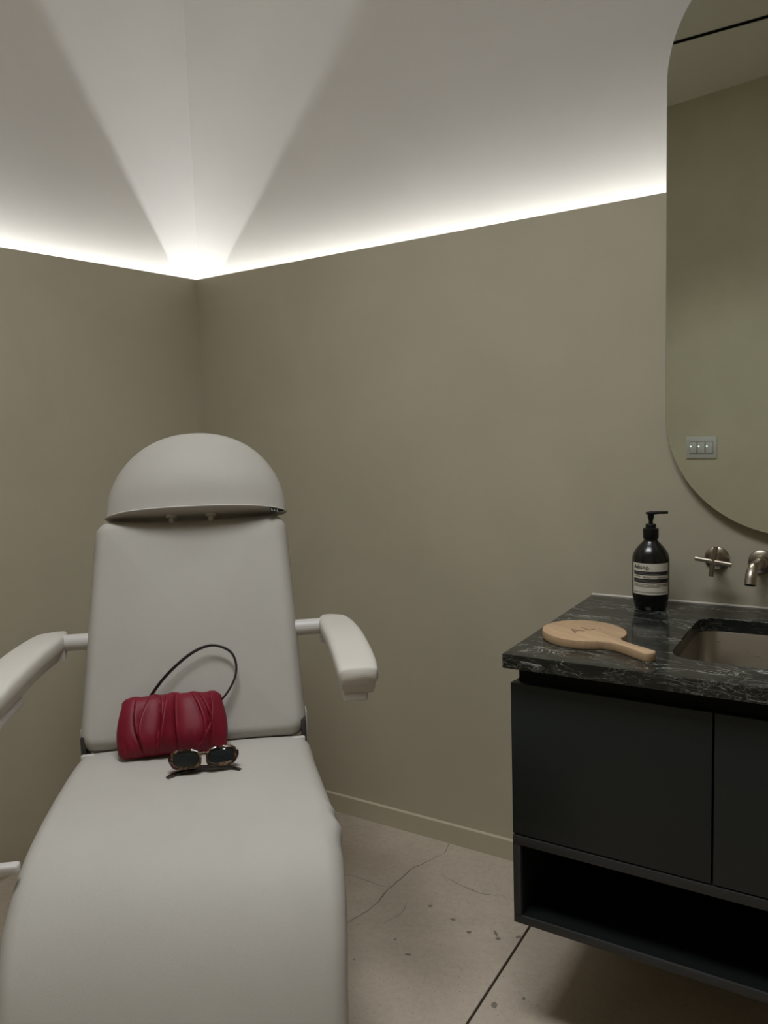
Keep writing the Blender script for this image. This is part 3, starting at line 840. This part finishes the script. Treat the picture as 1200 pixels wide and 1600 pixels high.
# ------------------------------------------------------------------ pill-shaped wall mirror
MX, MR, MZ0, MZ1 = -0.109, 0.301, 1.312, 2.105
MY = YW - 0.020
mir = empty('wall_mirror', (MX, YW, MZ0 - MR)); tag(mir, 'frameless pill-shaped mirror hung on the wall above the tap', 'mirror')
def pill(r, y, n=48):
    p = [Vector((r * math.cos(PI + PI * k / n), y, MR + r * math.sin(PI + PI * k / n))) for k in range(n + 1)]
    return p + [Vector((r * math.cos(PI * k / n), y, MR + (MZ1 - MZ0) + r * math.sin(PI * k / n))) for k in range(n + 1)]
fr0 = pill(MR - 0.0015, MY - YW)
mesh('mirror_face', fr0, [tuple(range(len(fr0)))], M_MIRROR, mir)
rings = [pill(MR - 0.0015, MY - YW), pill(MR, MY - YW + 0.0015), pill(MR, MY - YW + 0.006), pill(MR - 0.001, MY - YW + 0.0062)]
vs, fs = lofts(rings, True, False); fs.append(tuple(range(len(vs) - len(rings[0]), len(vs))))
mesh('glass_edge', vs, fs, M_MIRROREDGE, mir, True, 30)
rings = [pill(MR - 0.03, MY - YW + 0.0064), pill(MR - 0.03, -0.0005)]
loft('backing_board', rings, M_BACKER, mir, True, 40)

# ------------------------------------------------------------------ soap bottle
bt = empty('soap_bottle', (-0.425, 1.935, ZC)); tag(bt, 'black pump soap bottle with cream label standing on the marble countertop', 'bottle')
BR = 0.0440
lathe('bottle_body', [(0.0, 0.0), (0.034, 0.0), (0.037, 0.003), (0.0405, 0.020), (0.0430, 0.030), (BR, 0.036), (BR, 0.122), (0.0435, 0.130), (0.0405, 0.140), (0.0345, 0.150), (0.0265, 0.160), (0.0195, 0.167), (0.0165, 0.172), (0.0160, 0.180), (0.0, 0.180)], M_BOTTLE, bt, 64)
lathe('pump_collar', [(0.0, 0.174), (0.0165, 0.174), (0.0188, 0.178), (0.0188, 0.200), (0.0165, 0.201), (0.0125, 0.202), (0.0125, 0.210), (0.0105, 0.212), (0.0, 0.212)], M_PUMP, bt, 40)
lathe('pump_stem', [(0.0, 0.211), (0.0052, 0.211), (0.0052, 0.221), (0.0068, 0.223), (0.0082, 0.236), (0.0088, 0.2385), (0.0, 0.2385)], M_PUMP, bt, 24)
nd = Vector((math.cos(R(20)), math.sin(R(20)), 0))
tube('pump_nozzle', [Vector((0, 0, 0.2385)) - nd * 0.012, Vector((0, 0, 0.2385)), Vector((0, 0, 0.2395)) + nd * 0.02, Vector((0, 0, 0.2395)) + nd * 0.040], [0.0028, 0.0044, 0.0038, 0.0036], M_PUMP, bt, 16)
A0, A1 = R(-141), R(-14); LZ0, LZ1 = 0.042, 0.119     # label wraps from the left of the view round to the right edge
def cyl_patch(name, a0, a1, z0, z1, r, m, parent, seg=28):
    vs = []; fs = []
    for k in range(seg + 1):
        a = a0 + (a1 - a0) * k / seg
        for rr2, z in ((r, z0), (r, z1), (r - 0.0004, z1), (r - 0.0004, z0)): vs.append((rr2 * math.cos(a), rr2 * math.sin(a), z))
    for k in range(seg):
        for q in range(4):
            fs.append((4 * k + q, 4 * k + (q + 1) % 4, 4 * k + 4 + (q + 1) % 4, 4 * k + 4 + q))
    fs += [(0, 1, 2, 3), tuple(4 * seg + q for q in range(4))]
    return mesh(name, vs, fs, m, parent, True, 40)
lab = cyl_patch('paper_label', A0, A1, LZ0, LZ1, BR + 0.0005, M_LABEL, bt)
lab['label'] = 'cream paper label with black print'
am = R(5)
cyl_patch('print_band', A0 + am, A1 - R(2), 0.0905, 0.0995, BR + 0.0009, M_INK, lab)
cyl_patch('print_band', A0 + am, A1 - R(2), 0.0715, 0.0815, BR + 0.0009, M_INK, lab)
for z, segs in ((0.0870, ((0.0, 0.22), (0.28, 0.45), (0.5, 0.78))), (0.0845, ((0.30, 0.5), (0.68, 0.92))), (0.0675, ((0.0, 0.6), (0.64, 1.0))), (0.0645, ((0.0, 0.36), (0.4, 0.97))), (0.0615, ((0.0, 0.14), (0.16, 0.72))), (0.0478, ((0.0, 0.17), (0.18, 0.95)))):
    for a, b in segs:
        w0 = A0 + am; ww = A1 - R(4) - w0
        cyl_patch('print_line', w0 + ww * a, w0 + ww * b, z - 0.00055, z + 0.00055, BR + 0.0009, M_GREYINK, lab, 10)
for z in (0.0965, 0.0932, 0.0778, 0.0748):
    w0 = A0 + am + R(3); ww = A1 - R(8) - w0
    cyl_patch('reversed_line', w0, w0 + ww * random.uniform(0.6, 0.95), z - 0.0004, z + 0.0004, BR + 0.0013, M_GREYINK, lab, 10)
tm = text_mesh('A\u0113sop.', 0.0150)
xs = [v.co.x for v in tm.vertices]; x0 = min(xs)
for v in tm.vertices:
    a = A0 + R(6) + (v.co.x - x0) / BR; rr2 = BR + 0.0009 + v.co.z
    v.co = Vector((rr2 * math.cos(a), rr2 * math.sin(a), 0.1050 + v.co.y))
link('lettering', tm, M_INK, lab)

# ------------------------------------------------------------------ wooden hand mirror lying face down
hm_dir = math.atan2(-0.55, 0.83)
hm = empty('hand_mirror', (-0.489, 1.594, ZC), hm_dir); tag(hm, 'round beech wood hand mirror with AL lettering lying on the marble countertop', 'hand mirror')
NH = 72; ol = []
def hm_outline(grow):
    pts = []
    RX, RY = 0.092 + grow, 0.086 + grow
    a0 = math.asin(0.024 / RY)
    for k in range(41):
        a = a0 + (2 * PI - 2 * a0) * k / 40
        pts.append(Vector((RX * math.cos(a), RY * math.sin(a))))
    # neck and handle, lower side then upper side
    low = [(0.098, -0.0165), (0.112, -0.0130), (0.135, -0.0125), (0.165, -0.0140), (0.190, -0.0150)]
    lower = [Vector((x, y - grow)) for x, y in low]
    endp = [Vector((0.190 + (0.012 + grow) * math.sin(t) , -(0.0150 + grow) * math.cos(t))) for t in [PI * k / 8 for k in range(1, 8)]]
    upper = [Vector((p.x, -p.y)) for p in lower[::-1]]
    return pts + lower + endp + upper
Tz = 0.0185
rings = [[Vector((p.x, p.y, z)) for p in hm_outline(g)] for g, z in ((-0.003, 0.0), (-0.0006, 0.0008), (0.0, 0.003), (0.0, Tz - 0.004), (-0.0008, Tz - 0.0012), (-0.0035, Tz))]
loft('paddle', rings, M_WOOD, hm, True, 50)
for ch_, (tx, ty, sz) in {'A': (-0.004, -0.033, 0.042), 'L': (-0.004, 0.003, 0.042), '.': (-0.004, 0.032, 0.042)}.items():
    tm = text_mesh(ch_, sz, 0.0002)
    for v in tm.vertices:                # letters stand upright when the handle points down
        v.co = Vector((tx + 0.014 - v.co.y, ty + v.co.x, Tz + 0.0002 + v.co.z))
    link('lettering', tm, M_ETCH, hm)
